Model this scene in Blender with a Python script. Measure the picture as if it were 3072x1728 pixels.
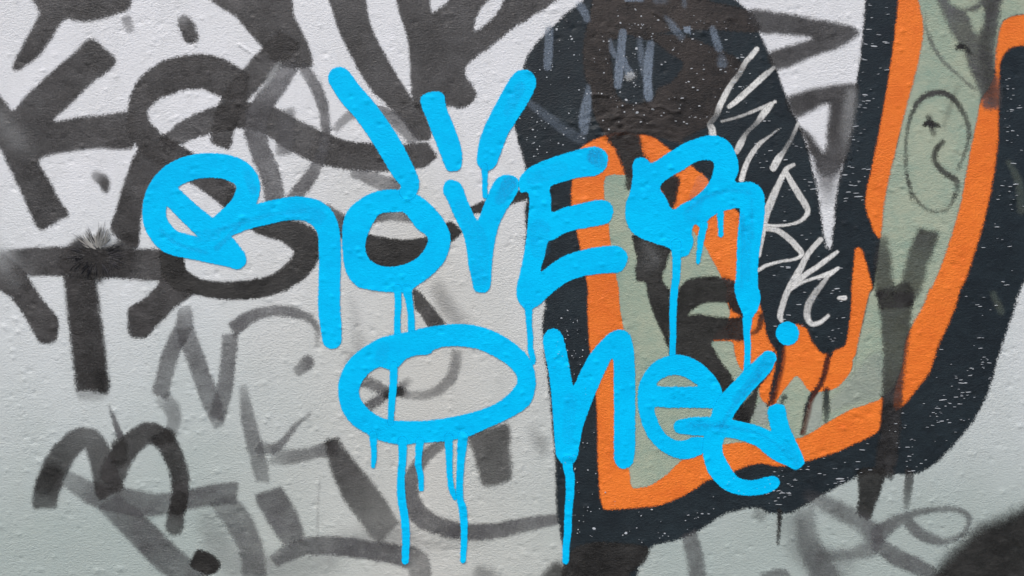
import bpy, math, random
import numpy as np
random.seed(7); rng = np.random.default_rng(7)
S = bpy.context.scene
for o in list(bpy.data.objects): bpy.data.objects.remove(o)

# ------------------------------------------------------------------ camera, light, exposure
K = 1.8/3072.0            # metres of wall per pixel of the traced sketch
ZC = 1.40                 # height of the picture's centre above the pavement
cam = bpy.data.objects.new('camera', bpy.data.cameras.new('camera'))
S.collection.objects.link(cam); S.camera = cam
cam.location = (0, -1.5, ZC); cam.rotation_euler = (math.radians(90), 0, 0)
cam.data.sensor_width = 36; cam.data.lens = 36*1.5/1.8; cam.data.clip_start = .02; cam.data.clip_end = 200
W = bpy.data.worlds.new('World'); S.world = W; W.use_nodes = True
nt = W.node_tree; bg = nt.nodes['Background']
sky = nt.nodes.new('ShaderNodeTexSky'); sky.sky_type = 'NISHITA'; sky.sun_disc = False
SUN_EL, SUN_AZ = 58, 212   # azimuth clockwise from +Y; the wall faces -Y
sky.sun_elevation = math.radians(SUN_EL); sky.sun_rotation = math.radians(SUN_AZ)
sky.air_density = 1.0; sky.dust_density = 4.0; sky.ozone_density = 1.0
nt.links.new(sky.outputs[0], bg.inputs[0]); bg.inputs[1].default_value = 0.11
sl = bpy.data.lights.new('sun', 'SUN'); sl.energy = 1.35; sl.angle = math.radians(16); sl.color = (1, .985, .96)
sun = bpy.data.objects.new('sun', sl); S.collection.objects.link(sun)
from mathutils import Vector
el, az = math.radians(SUN_EL), math.radians(SUN_AZ)
sdir = Vector((math.sin(az)*math.cos(el), math.cos(az)*math.cos(el), math.sin(el)))
sun.rotation_euler = sdir.to_track_quat('Z', 'Y').to_euler()
S.view_settings.view_transform = 'Standard'; S.view_settings.look = 'None'
S.view_settings.exposure = 0.6; S.view_settings.gamma = 1; S.view_settings.use_curve_mapping = False
S.render.engine = 'CYCLES'; S.cycles.transparent_max_bounces = 48
S.cycles.max_bounces = 5

# ------------------------------------------------------------------ tracing language
# a token of one character picks the sketch frame; "x,y[,halfwidth[,cover]]" is a point in it
FR = {'1':(0,0,.5964),'2':(1024,0,.5964),'3':(2048,0,.5964),'4':(0,864,.5964),'5':(1024,864,.5964),'6':(2048,864,.5964),
      'a':(1800,680,.2982),'b':(2250,600,.2982),'c':(2250,1000,.2982),'d':(1700,0,.2982),'e':(2560,0,.2982),
      'f':(1100,860,.2982),'g':(0,600,.2982),'h':(400,100,.2982),'s':(0,0,1.0)}
def P(s):
    out = []; fr = FR['s']; r, op = 10., 1.
    for t in s.split():
        if t in FR: fr = FR[t]; continue
        v = [float(q) for q in t.split(',')]
        if len(v) > 2: r = v[2]*fr[2]
        if len(v) > 3: op = v[3]
        out.append((fr[0]+v[0]*fr[2], fr[1]+v[1]*fr[2], r, op))
    return np.array(out, dtype=np.float64)
def cat(p, closed, n=5):
    m = len(p)
    if m < 3: return p
    out = []
    for i in range(m if closed else m-1):
        if closed: a, b, c, d = p[(i-1) % m], p[i], p[(i+1) % m], p[(i+2) % m]
        else: a, b, c, d = p[max(i-1, 0)], p[i], p[i+1], p[min(i+2, m-1)]
        L = np.hypot(*(c-b)[:2])+1e-6
        m1, m2 = (c-a)*.5, (d-b)*.5          # tangents limited so short spans do not overshoot
        for mm in (m1, m2):
            l = np.hypot(*mm[:2])
            if l > L: mm *= L/l
        for k in range(n):
            t = k/n; t2, t3 = t*t, t*t*t
            out.append((2*t3-3*t2+1)*b+(t3-2*t2+t)*m1+(-2*t3+3*t2)*c+(t3-t2)*m2)
    if not closed: out.append(p[-1])
    return np.array(out)

G = 4                                     # lattice pitch in sketch pixels
X0, X1, Y0, Y1 = -120, 3192, -80, 1808
NX, NY = (X1-X0)//G+1, (Y1-Y0)//G+1
gx = X0+G*np.arange(NX, dtype=np.float64); gy = Y0+G*np.arange(NY, dtype=np.float64)

# ------------------------------------------------------------------ the wall's relief, shared by wall and paint
def vnoise(sx, sy, seed):
    r = np.random.default_rng(seed)
    w, h = int((X1-X0)/sx)+3, int((Y1-Y0)/sy)+3
    g = r.random((h, w))-.5
    u = (gx-X0)/sx; v = (gy-Y0)/sy
    iu, iv = u.astype(int), v.astype(int); fu, fv = u-iu, v-iv
    fu = fu*fu*(3-2*fu); fv = (fv*fv*(3-2*fv))[:, None]
    a = g[np.ix_(iv, iu)]; b = g[np.ix_(iv, iu+1)]; c = g[np.ix_(iv+1, iu)]; d = g[np.ix_(iv+1, iu+1)]
    return (a*(1-fu)+b*fu)*(1-fv)+(c*(1-fu)+d*fu)*fv
H = vnoise(520, 400, 1)*3.0+vnoise(150, 100, 2)*.7+vnoise(60, 34, 3)*.16+vnoise(30, 17, 4)*.10+vnoise(13, 9, 5)*.13
def stamp(x, y, rx, ry, h, ang=0, p=2):
    i0, i1 = int((x-rx*2.6-X0)/G), int((x+rx*2.6-X0)/G)+2
    j0, j1 = int((y-rx*2.6-Y0)/G), int((y+rx*2.6-Y0)/G)+2
    i0, j0 = max(i0, 0), max(j0, 0); i1, j1 = min(i1, NX), min(j1, NY)
    if i1 <= i0 or j1 <= j0: return
    dx = gx[None, i0:i1]-x; dy = gy[j0:j1, None]-y
    u = (dx*math.cos(ang)+dy*math.sin(ang))/rx; v = (-dx*math.sin(ang)+dy*math.cos(ang))/ry
    H[j0:j1, i0:i1] += h*np.exp(-(u*u+v*v)**(p/2)*1.2)
bumps = []
for k in range(3600):
    x, y = rng.uniform(X0, X1), rng.uniform(Y0, Y1)
    dens = .35+.65*(y/1728) if x < 2000 else .6
    if rng.random() > dens: continue
    r = 3.4+abs(rng.normal())*1.3
    if rng.random() < .04: r *= 1.5
    el_ = rng.uniform(1.0, 1.9)
    stamp(x, y, r*el_, r, r*rng.uniform(.2, .44), rng.normal()*.2)
    bumps.append((x, y, r))
for k in range(500):                       # little pits
    x, y = rng.uniform(X0, X1), rng.uniform(Y0, Y1); r = rng.uniform(4, 7)
    stamp(x, y, r*1.5, r, -r*.35, rng.normal()*.3)
# creases in the thick old paint on the dark ball and the peeling spots
for q in ["d 780,1020 850,1080 960,1075 1060,1130 1140,1120", "d 870,120 940,170 1060,250 1130,330", "h 1060,110 1160,180 1280,265",
          "h 520,1090 550,1170", "d 260,958 330,958 420,965"]:
    c = cat(P(q), False, 14)
    for p_ in c: stamp(p_[0], p_[1], 5, 4, 1.0)
for k in range(260):
    x, y = rng.normal(1860, 90), rng.normal(372, 34)
    stamp(x, y, rng.uniform(8, 20), rng.uniform(4, 7), rng.uniform(-1.6, 1.6)*1.1, rng.normal()*.4)
fx = np.clip(np.minimum(gx-X0, X1-gx)/60, 0, 1); fy = np.clip(np.minimum(gy-Y0, Y1-gy)/50, 0, 1)
H = H*fx[None, :]*fy[:, None]
HM = H*K                                   # metres
def hsample(x, y):
    u = np.clip((x-X0)/G, 0, NX-1.001); v = np.clip((y-Y0)/G, 0, NY-1.001)
    i, j = u.astype(int), v.astype(int); fu, fv = u-i, v-j
    return (HM[j, i]*(1-fu)+HM[j, i+1]*fu)*(1-fv)+(HM[j+1, i]*(1-fu)+HM[j+1, i+1]*fu)*fv

# ------------------------------------------------------------------ materials
def nd(t, kind, **kw):
    n = t.nodes.new(kind)
    for k, v in kw.items(): setattr(n, k, v)
    return n
def mth(t, op, a, b=None, c=None, clamp=False):
    n = nd(t, 'ShaderNodeMath', operation=op, use_clamp=clamp)
    for i, v in enumerate((a, b, c)):
        if v is None: continue
        if isinstance(v, (int, float)): n.inputs[i].default_value = v
        else: t.links.new(v, n.inputs[i])
    return n.outputs[0]
def mapping(t, scale, loc=(0, 0, 0), rot=(0, 0, 0)):
    g = nd(t, 'ShaderNodeNewGeometry'); m = nd(t, 'ShaderNodeMapping')
    m.inputs['Scale'].default_value = scale; m.inputs['Location'].default_value = loc; m.inputs['Rotation'].default_value = rot
    t.links.new(g.outputs['Position'], m.inputs['Vector']); return m.outputs[0]
def noise(t, scale, detail=2, rough=.5, aniso=(1, 1, 1), loc=(0, 0, 0), rot=(0, 0, 0)):
    n = nd(t, 'ShaderNodeTexNoise'); n.inputs['Scale'].default_value = scale
    n.inputs['Detail'].default_value = detail; n.inputs['Roughness'].default_value = rough
    t.links.new(mapping(t, aniso, loc, rot), n.inputs['Vector']); return n.outputs['Fac']
def relief(t, bs, amount=1.0):
    # the fine orange-peel grain of the render, the same under every coat of paint
    n1 = noise(t, 520, 2, .65, (.6, 1, 1)); n2 = noise(t, 270, 2, .6, (.62, 1, 1.1), rot=(0, .18, 0))
    h = mth(t, 'ADD', mth(t, 'MULTIPLY', n1, .8), mth(t, 'MULTIPLY', n2, 1.))
    b = nd(t, 'ShaderNodeBump'); b.inputs['Strength'].default_value = 1.0
    b.inputs['Distance'].default_value = .00105*amount
    # thick smooth coats in some places, bare gritty render in others
    pv = mth(t, 'MULTIPLY_ADD', noise(t, 6, 3, .6, loc=(4, 4, 4)), 2.4, -.55, clamp=True)
    h = mth(t, 'MULTIPLY', h, mth(t, 'MULTIPLY_ADD', pv, .95, .35))
    t.links.new(h, b.inputs['Height']); t.links.new(b.outputs[0], bs.inputs['Normal'])
def ramp(t, fac, stops, interp='LINEAR'):
    r = nd(t, 'ShaderNodeValToRGB'); r.color_ramp.interpolation = interp
    e = r.color_ramp.elements
    while len(e) < len(stops): e.new(.5)
    for k, (p_, c) in enumerate(stops):
        e[k].position = p_; e[k].color = tuple(c)+(1,) if len(c) == 3 else c
    t.links.new(fac, r.inputs[0]); return r.outputs[0]
def mixc(t, fac, a, b, mode='MIX'):
    m = nd(t, 'ShaderNodeMix', data_type='RGBA', blend_type=mode)
    if isinstance(fac, float): m.inputs[0].default_value = fac
    else: t.links.new(fac, m.inputs[0])
    for i, v in ((6, a), (7, b)):
        if isinstance(v, tuple): m.inputs[i].default_value = v+(1,)
        else: t.links.new(v, m.inputs[i])
    return m.outputs[2]

def paint(name, col, col2=None, rough=.55, edge=6, escale=170, grain=.12, mottle=.15, dry=0., bump=1.0, spec=.35):
    """a coat of paint: attribute 'dist' = distance past the stroke's edge, 'soft' = feather, 'cover' = density"""
    m = bpy.data.materials.new(name); m.use_nodes = True; t = m.node_tree
    bs = t.nodes['Principled BSDF']; bs.inputs['Roughness'].default_value = rough
    bs.inputs['Specular IOR Level'].default_value = spec
    c2 = col2 or tuple(c*.8 for c in col)
    n = noise(t, 9, 4, .6); n2 = noise(t, 60, 3, .6, (.6, 1, 1))
    n3 = noise(t, 300, 2, .7, (.5, 1, 1)); f = mth(t, 'MULTIPLY_ADD', mth(t, 'SUBTRACT', mth(t, 'ADD', mth(t, 'ADD', n, mth(t, 'MULTIPLY', n2, .7)), mth(t, 'MULTIPLY', n3, .5)), .95), 2.4, 0., clamp=True)
    t.links.new(mixc(t, f, col, c2), bs.inputs['Base Color'])
    A = {}
    for k in ('dist', 'soft', 'cover'):
        a = nd(t, 'ShaderNodeAttribute'); a.attribute_name = k; A[k] = a.outputs['Fac']
    en = mth(t, 'ADD', mth(t, 'MULTIPLY', noise(t, escale*3., 2, .8, (.8, 1, 1)), 1.2), mth(t, 'MULTIPLY', noise(t, escale*.35, 1, .5), .3))
    wob = mth(t, 'MULTIPLY', mth(t, 'SUBTRACT', en, .75), mth(t, 'MULTIPLY_ADD', A['soft'], .45, float(edge)))
    d = mth(t, 'ADD', A['dist'], wob)
    a = mth(t, 'SUBTRACT', .5, mth(t, 'DIVIDE', d, A['soft']), clamp=True)
    mr = nd(t, 'ShaderNodeMapRange', interpolation_type='SMOOTHSTEP')
    t.links.new(a, mr.inputs[0]); a = mr.outputs[0]
    a = mth(t, 'MULTIPLY', a, A['cover'])
    gr = noise(t, 480, 2, .7, (.6, 1, 1)); big = noise(t, 16, 3, .6, loc=(3, 1, 2))
    k = mth(t, 'SUBTRACT', 1.0, mth(t, 'MULTIPLY', mth(t, 'MULTIPLY_ADD', gr, 2.4, -.9, clamp=True), grain))
    k = mth(t, 'MULTIPLY', k, mth(t, 'SUBTRACT', 1.0, mth(t, 'MULTIPLY', mth(t, 'MULTIPLY_ADD', big, 2.6, -.8, clamp=True), mottle)))
    if dry:
        st = noise(t, 330, 3, .7, (1, 1, .45), rot=(0, .6, 0))
        k = mth(t, 'MULTIPLY', k, mth(t, 'SUBTRACT', 1.0, mth(t, 'MULTIPLY', mth(t, 'MULTIPLY_ADD', st, 6., -3.0, clamp=True), dry)))
    t.links.new(mth(t, 'MULTIPLY', a, k, clamp=True), bs.inputs['Alpha'])
    relief(t, bs, bump)
    return m
M = {}
M['haze_black'] = paint('translucent_black_spray', (.017, .015, .014), (.075, .071, .070), .5, edge=24, grain=.13, mottle=.14, dry=.07)
M['black'] = paint('black_spray', (.009, .008, .007), (.042, .040, .037), .5, edge=20, grain=.06, mottle=.06)
M['faint'] = paint('thin_grey_spray', (.075, .073, .076), (.14, .14, .145), .6, edge=22, grain=.3, mottle=.42, dry=.1)
M['navy'] = paint('navy_mural_paint', (.0065, .012, .0165), (.014, .024, .030), .48, edge=24, grain=.0, mottle=.0, bump=.75)
M['brown'] = paint('brown_black_glaze', (.052, .042, .037), (.012, .010, .009), .55, edge=20, grain=.08, mottle=.18)
M['orange'] = paint('orange_mural_paint', (.86, .20, .022), (.74, .15, .014), .5, edge=12, grain=.0, mottle=.0)
M['sage'] = paint('sage_mural_paint', (.37, .415, .31), (.26, .35, .275), .55, edge=9, grain=.0, mottle=.0)
M['pale_sage'] = paint('pale_sage_paint', (.45, .50, .44), None, .55, edge=4, grain=.1, mottle=.2)
M['red'] = paint('red_brown_run', (.12, .025, .012), None, .5, edge=4, grain=.1, mottle=.1)
M['white'] = paint('white_marker', (.82, .82, .79), (.74, .74, .71), .5, edge=5, escale=260, grain=.12, mottle=.05, dry=.4)
M['smear'] = paint('blue_grey_smear', (.25, .31, .39), None, .5, edge=7, grain=.25, mottle=.2, dry=.45)
M['mist'] = paint('white_overspray', (.62, .64, .64), None, .6, edge=30, grain=.5, mottle=.6)
M['blue'] = paint('sky_blue_paint', (.0, .565, .98), (.0, .48, .88), .65, edge=6, escale=160, grain=.0, mottle=.0, bump=.45, spec=.06)
M['blue_dab'] = paint('sky_blue_dab', (.005, .33, .60), None, .5, edge=8, grain=.8, mottle=.25, dry=.6, bump=1.2)

m = bpy.data.materials.new('painted_render'); m.use_nodes = True; t = m.node_tree; M['wall'] = m
bs = t.nodes['Principled BSDF']; bs.inputs['Roughness'].default_value = .62; bs.inputs['Specular IOR Level'].default_value = .3
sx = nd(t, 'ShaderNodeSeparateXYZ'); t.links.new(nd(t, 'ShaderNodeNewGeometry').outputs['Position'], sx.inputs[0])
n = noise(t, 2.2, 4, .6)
# base tone, darker and greener towards the bottom: lilac white high up, warm grey in the middle, sage grey low down, with wandering limits
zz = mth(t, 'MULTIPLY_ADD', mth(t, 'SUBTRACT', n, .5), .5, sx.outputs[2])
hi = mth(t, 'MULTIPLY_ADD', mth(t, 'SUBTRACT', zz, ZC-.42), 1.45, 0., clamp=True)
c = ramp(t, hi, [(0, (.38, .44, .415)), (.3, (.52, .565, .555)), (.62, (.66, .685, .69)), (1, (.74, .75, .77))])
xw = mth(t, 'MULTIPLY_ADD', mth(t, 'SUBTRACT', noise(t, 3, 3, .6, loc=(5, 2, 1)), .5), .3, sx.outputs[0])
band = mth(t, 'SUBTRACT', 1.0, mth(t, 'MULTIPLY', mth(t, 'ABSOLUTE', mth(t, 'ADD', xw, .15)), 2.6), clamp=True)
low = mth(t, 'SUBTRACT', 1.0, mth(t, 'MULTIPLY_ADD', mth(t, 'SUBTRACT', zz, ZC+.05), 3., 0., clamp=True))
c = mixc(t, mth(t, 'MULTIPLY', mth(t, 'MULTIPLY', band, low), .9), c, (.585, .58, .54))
st = mth(t, 'MULTIPLY_ADD', noise(t, 14, 5, .65, (1, 1, .4)), 2.2, -.85, clamp=True)
c = mixc(t, mth(t, 'MULTIPLY', st, .22), c, (.42, .44, .40))
dn = mth(t, 'MULTIPLY_ADD', noise(t, 130, 3, .7), 6, -4.1, clamp=True)
c = mixc(t, mth(t, 'MULTIPLY', dn, .5), c, (.22, .21, .20))
gm = mth(t, 'MULTIPLY_ADD', noise(t, 40, 4, .75, (1, 1, .6), loc=(2, 0, 7)), 3.2, -1.75, clamp=True)
c = mixc(t, mth(t, 'MULTIPLY', gm, .28), c, (.34, .345, .33))
rn = mth(t, 'MULTIPLY_ADD', noise(t, 22, 3, .6, (1, 1, .07), loc=(9, 0, 0)), 3.5, -1.95, clamp=True)
c = mixc(t, mth(t, 'MULTIPLY', rn, .22), c, (.40, .42, .40))
vor = noise(t, 700, 1, .5); c = mixc(t, mth(t, 'MULTIPLY', mth(t, 'MULTIPLY_ADD', vor, 8, -5.2, clamp=True), .35), c, (.3, .3, .29))
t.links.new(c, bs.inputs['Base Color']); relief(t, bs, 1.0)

def plain(name, col, rough=.6):
    m = bpy.data.materials.new(name); m.use_nodes = True; t = m.node_tree
    bs = t.nodes['Principled BSDF']; bs.inputs['Roughness'].default_value = rough
    f = mth(t, 'MULTIPLY_ADD', noise(t, 90, 3, .6), 2, -.5, clamp=True)
    t.links.new(mixc(t, f, col, tuple(v*.75 for v in col)), bs.inputs['Base Color']); return m
M['fleck'] = plain('pale_fleck', (.52, .55, .58)); M['pale_ridge'] = plain('pale_dried_paint', (.46, .45, .42)); M['dark_ridge'] = plain('dark_dried_paint', (.06, .059, .066))
M['asphalt'] = plain('pavement', (.20, .20, .195), .8)

# ------------------------------------------------------------------ mesh makers
def mesh_obj(name, co, faces, mat, parent=None, attrs=None, smooth=True, pivot=True):
    me = bpy.data.meshes.new(name)
    co = np.asarray(co, dtype=np.float64); org_ = None
    if pivot: org_ = (co.min(0)+co.max(0))/2; org_[1] = 0.; org_[2] = co[:, 2].min(); co = co-org_
    co = co.astype(np.float32); faces = np.asarray(faces, dtype=np.int32)
    nf, k = faces.shape
    me.vertices.add(len(co)); me.vertices.foreach_set('co', co.ravel())
    me.loops.add(nf*k); me.loops.foreach_set('vertex_index', faces.ravel())
    me.polygons.add(nf); me.polygons.foreach_set('loop_start', np.arange(0, nf*k, k, dtype=np.int32))
    me.polygons.foreach_set('use_smooth', np.full(nf, smooth))
    for n_, v in (attrs or {}).items():
        at = me.attributes.new(n_, 'FLOAT', 'POINT'); at.data.foreach_set('value', np.asarray(v, dtype=np.float32))
    me.update(calc_edges=True); me.materials.append(mat)
    o = bpy.data.objects.new(name, me); S.collection.objects.link(o)
    if parent: o.parent = parent; o.location = Vector(org_)-Vector(parent['_o']) if org_ is not None else (0, 0, 0)
    elif org_ is not None: o.location = org_
    if org_ is not None: o['_o'] = [float(v) for v in org_]
    return o
LAYER = [1]
CATS = {'graffiti_letter': 'graffiti letter', 'stroke': 'paint stroke', 'graffiti_figure': 'graffiti figure', 'doodle_face': 'doodle', 'letter': 'graffiti letter', 'marker_letter': 'marker letter',
        'crown_stroke': 'paint stroke', 'dot': 'paint dot', 'mural_letter': 'mural letter', 'splat': 'paint splat', 'spot': 'paint spot', 'mark': 'paint mark', 'line': 'line', 'tick': 'paint mark', 'hairline': 'line', 'haze_patch': 'paint haze', 'smudge': 'smudge', 'drip': 'paint drip'}
STEP = .000006
RND = []
def seg_fields(shapes, smooth_n):
    """shapes: list of ('s', str) strokes, ('p', str) areas, ('h', str) holes. -> dist, cover on the local lattice"""
    geo = []; RND.clear()
    for kind, s in shapes:
        p = P(s); sharp = kind.isupper()
        kind = kind.lower()
        rnd = kind == 'r'; kind = 's' if rnd else kind
        if kind != 's': p = p if sharp else cat(p, True, smooth_n)
        else: p = p if sharp else cat(p, False, smooth_n+2)
        geo.append((kind, p)); RND.append(rnd)
    allp = np.concatenate([p[:, :2]-(p[:, 2:3] if k == 's' else 0) for k, p in geo]+[p[:, :2]+(p[:, 2:3] if k == 's' else 0) for k, p in geo])
    return geo, allp.min(0), allp.max(0)
def coat(name, mat, shapes, soft=5., parent=None, label=None, cover=1., layer=None, seed=None):
    if isinstance(shapes, str): shapes = [('p', shapes)]
    geo, lo, hi = seg_fields(shapes, 5)
    mg = soft*.85+5
    i0 = max(int((lo[0]-mg-X0)/G)-1, 0); i1 = min(int((hi[0]+mg-X0)/G)+3, NX)
    j0 = max(int((lo[1]-mg-Y0)/G)-1, 0); j1 = min(int((hi[1]+mg-Y0)/G)+3, NY)
    xx, yy = np.meshgrid(gx[i0:i1], gy[j0:j1]); D = np.full(xx.shape, 1e4); C = np.full(xx.shape, cover)
    polys = [p for k, p in geo if k != 's']
    if polys:
        dist = np.full(xx.shape, 1e8); ins = np.zeros(xx.shape, bool)
        for p in polys:
            for q in range(len(p)):
                ax, ay = p[q, :2]; bx, by = p[(q+1) % len(p), :2]
                ex, ey = bx-ax, by-ay; L = ex*ex+ey*ey+1e-9
                tt = np.clip(((xx-ax)*ex+(yy-ay)*ey)/L, 0, 1)
                np.minimum(dist, (xx-ax-tt*ex)**2+(yy-ay-tt*ey)**2, out=dist)
                if ay != by:
                    rows = (yy[:, 0] > min(ay, by)) & (yy[:, 0] <= max(ay, by))
                    if rows.any():
                        xc = ax+(yy[rows, 0]-ay)*ex/ey
                        ins[rows] ^= xx[rows] > xc[:, None]
        D = np.where(ins, -np.sqrt(dist), np.sqrt(dist))
    flat = mat in (M['haze_black'], M['faint'])
    D0 = D
    flat0 = flat; rl = list(RND)
    for gi, (k, p) in enumerate(geo):
        if k != 's': continue
        flat = flat0 and not rl[gi]
        if not flat: D = D0
        if flat: D = np.full(xx.shape, 1e4); Cs = C.copy()
        else: Cs = C
        for q in range(len(p)-1):
            (ax, ay, ar, ac), (bx, by, br, bc) = p[q], p[q+1]
            R = max(ar, br)+mg+8
            a0 = max(int((min(ax, bx)-R-gx[i0])/G), 0); a1 = max(int((max(ax, bx)+R-gx[i0])/G)+2, 0)
            b0 = max(int((min(ay, by)-R-gy[j0])/G), 0); b1 = max(int((max(ay, by)+R-gy[j0])/G)+2, 0)
            if a0 >= a1 or b0 >= b1: continue
            X, Y = xx[b0:b1, a0:a1], yy[b0:b1, a0:a1]
            if X.size == 0: continue
            ex, ey = bx-ax, by-ay; L = ex*ex+ey*ey+1e-9
            tt = np.clip(((X-ax)*ex+(Y-ay)*ey)/L, 0, 1)
            d = np.sqrt((X-ax-tt*ex)**2+(Y-ay-tt*ey)**2)-(ar+(br-ar)*tt)
            c = (ac+(bc-ac)*tt)*cover
            sub = D[b0:b1, a0:a1]; w = d < sub
            sub[w] = d[w]; Cs[b0:b1, a0:a1][w] = c[w]
        if flat:
            for e0, e1 in ((p[0], p[min(6, len(p)-1)]), (p[-1], p[max(-7, -len(p))])):
                r_ = e0[2]; dv = e1[:2]-e0[:2]; dv = dv/(np.hypot(*dv)+1e-9)
                a_ = .22*(1 if int(e0[0]) % 2 else -1); dv = np.array([dv[0]*math.cos(a_)-dv[1]*math.sin(a_), dv[0]*math.sin(a_)+dv[1]*math.cos(a_)])
                near = (xx-e0[0])**2+(yy-e0[1])**2 < (r_*1.5+14)**2
                D = np.where(near, np.maximum(D, -((xx-e0[0])*dv[0]+(yy-e0[1])*dv[1])-r_*.45), D)
            w = D < D0; D0[w] = D[w]; C[w] = Cs[w]
    D = D0
    keepv = D < mg
    cell = keepv[:-1, :-1] | keepv[1:, :-1] | keepv[:-1, 1:] | keepv[1:, 1:]
    jj, ii = np.nonzero(cell)
    if len(jj) == 0: return None
    w = xx.shape[1]
    F = np.stack([jj*w+ii, (jj+1)*w+ii, (jj+1)*w+ii+1, jj*w+ii+1], 1)
    used, inv = np.unique(F, return_inverse=True); F = inv.reshape(-1, 4)
    gyd, gxd = np.gradient(D, G)
    x = xx.ravel()[used].copy(); y = yy.ravel()[used].copy(); d = D.ravel()[used].copy()
    nx, ny = gxd.ravel()[used], gyd.ravel()[used]; ln = np.hypot(nx, ny)+1e-6
    over = np.clip(d-mg, 0, G*1.2); sn = d > mg
    x[sn] -= (nx/ln*over)[sn]; y[sn] -= (ny/ln*over)[sn]; d = np.minimum(d, mg)
    if layer is None: layer = LAYER[0]; LAYER[0] += 1
    co = np.stack([(x-1536)*K, -hsample(x, y)-layer*STEP, ZC+(864-y)*K], 1)
    o = mesh_obj(name, co, F, mat, parent, {'dist': d, 'soft': np.full(len(d), soft), 'cover': C.ravel()[used]})
    if label: o['label'] = label
    if label and parent is None: o['category'] = CATS.get(name, name.replace('_', ' '))
    return o

# ------------------------------------------------------------------ setting
g = mesh_obj('pavement', [(-6, -5, 0), (6, -5, 0), (6, .0, 0), (-6, .0, 0)], [(0, 1, 2, 3)], M['asphalt'], smooth=False, pivot=False)
g['kind'] = 'structure'

# ------------------------------------------------------------------ the wall (one mesh: relief face, reveals, back)
xs = np.concatenate([np.linspace(-4400, X0-40, 8), gx, np.linspace(X1+40, 7470, 8)])
zb = 864+ZC/K
ys = np.concatenate([np.linspace(-1300, Y0-40, 6), gy, np.linspace(Y1+40, zb, 8)])
hh = np.zeros((len(ys), len(xs))); hh[6:6+NY, 8:8+NX] = HM
xx, yy = np.meshgrid(xs, ys)
co = np.stack([(xx-1536)*K, -hh, ZC+(864-yy)*K], -1).reshape(-1, 3)
w = len(xs); jj, ii = np.meshgrid(np.arange(len(ys)-1), np.arange(w-1), indexing='ij'); jj = jj.ravel(); ii = ii.ravel()
F = np.stack([jj*w+ii, (jj+1)*w+ii, (jj+1)*w+ii+1, jj*w+ii+1], 1)
n0 = len(co); xl, xr, zt = (xs[0]-1536)*K, (xs[-1]-1536)*K, ZC+(864-ys[0])*K
co = np.concatenate([co, [(xl, 0, 0), (xr, 0, 0), (xr, 0, zt), (xl, 0, zt), (xl, .22, 0), (xr, .22, 0), (xr, .22, zt), (xl, .22, zt)]])
F = np.concatenate([F, np.array([(0, 3, 7, 4), (1, 5, 6, 2), (3, 2, 6, 7), (4, 7, 6, 5)])+n0])
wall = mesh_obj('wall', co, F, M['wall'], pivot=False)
wall['label'] = 'rough white rendered wall covered in black, orange and bright blue graffiti'
wall['kind'] = 'structure'
wall = None        # paint pieces are things of their own that lie on it

# ------------------------------------------------------------------ old black tags on the white part
THIN = False
def tag(name, label, mat, soft, main, subs=(), cover=1.):
    if name == 'marker_letter':
        main = [(k, thin(v)) for k, v in main]; subs = [(a, b, [(k, thin(v)) for k, v in c], d) for a, b, c, d in subs]
    o = coat(name, mat, main, soft, wall, label, cover)
    if name == 'marker_letter': o['group'] = 'white marker letters on the navy field'
    for s in subs:
        nm, mt, sh, sf = s[:4]; coat(nm, mt, sh, sf, o, None, s[4] if len(s) > 4 else 1.)
    return o
hb, fb, bk = M['haze_black'], M['faint'], M['black']

# faint marker letters, lower left
tag('graffiti_letter', 'faint grey marker letter N left of the blue O', fb, 12,
    [('s', '4 810,530,42,.75 855,340,42,.85 925,190,45,.8 930,110,34,.45')],
    [('stroke', fb, [('s', '4 935,220,45,.65 1000,400,46,.75 1070,590,46,.85 1100,690,24,.5')], 12),
     ('stroke', fb, [('s', '4 1095,640,42,.8 1130,500,40,.8 1150,350,38,.8 1158,250,40,.7')], 12)])
tag('graffiti_letter', 'faint grey marker hook curving over toward the long blue leg', fb, 12,
    [('s', '4 1180,205,38,.9 1250,150,32,.85 1350,118,27,.8 1450,118,27,.8 1550,150,20,.75 1598,210,14,.6 1590,290,8,.4')],
    [('dab', fb, [('r', '4 1545,375,34,.8 1508,410,28,.6')], 14)])
tag('graffiti_letter', 'faint grey marker V with a thin right arm', fb, 13,
    [('s', '4 1222,500,20,.3 1245,640,34,.7 1272,760,38,.8 1305,880,42,.7 1320,960,34,.5')],
    [('stroke', fb, [('s', '4 1310,800,30,.5 1370,810,26,.7 1430,770,18,.7 1480,700,11,.7 1560,635,8,.4')], 10),
     ('stroke', fb, [('s', '4 1380,850,40,.4 1470,850,36,.6 1580,830,32,.7 1680,800,42,.8')], 14)])
tag('stroke', 'faint grey stub under the thin N', fb, 14, [('s', '4 820,560,40,.3 860,600,40,.5 875,660,36,.5 860,730,34,.4')])
tag('tick', 'thin sharp grey tick above the black m', fb, 8, [('s', '4 548,590,4,.7 575,670,12,.9 610,760,20,1')])
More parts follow.
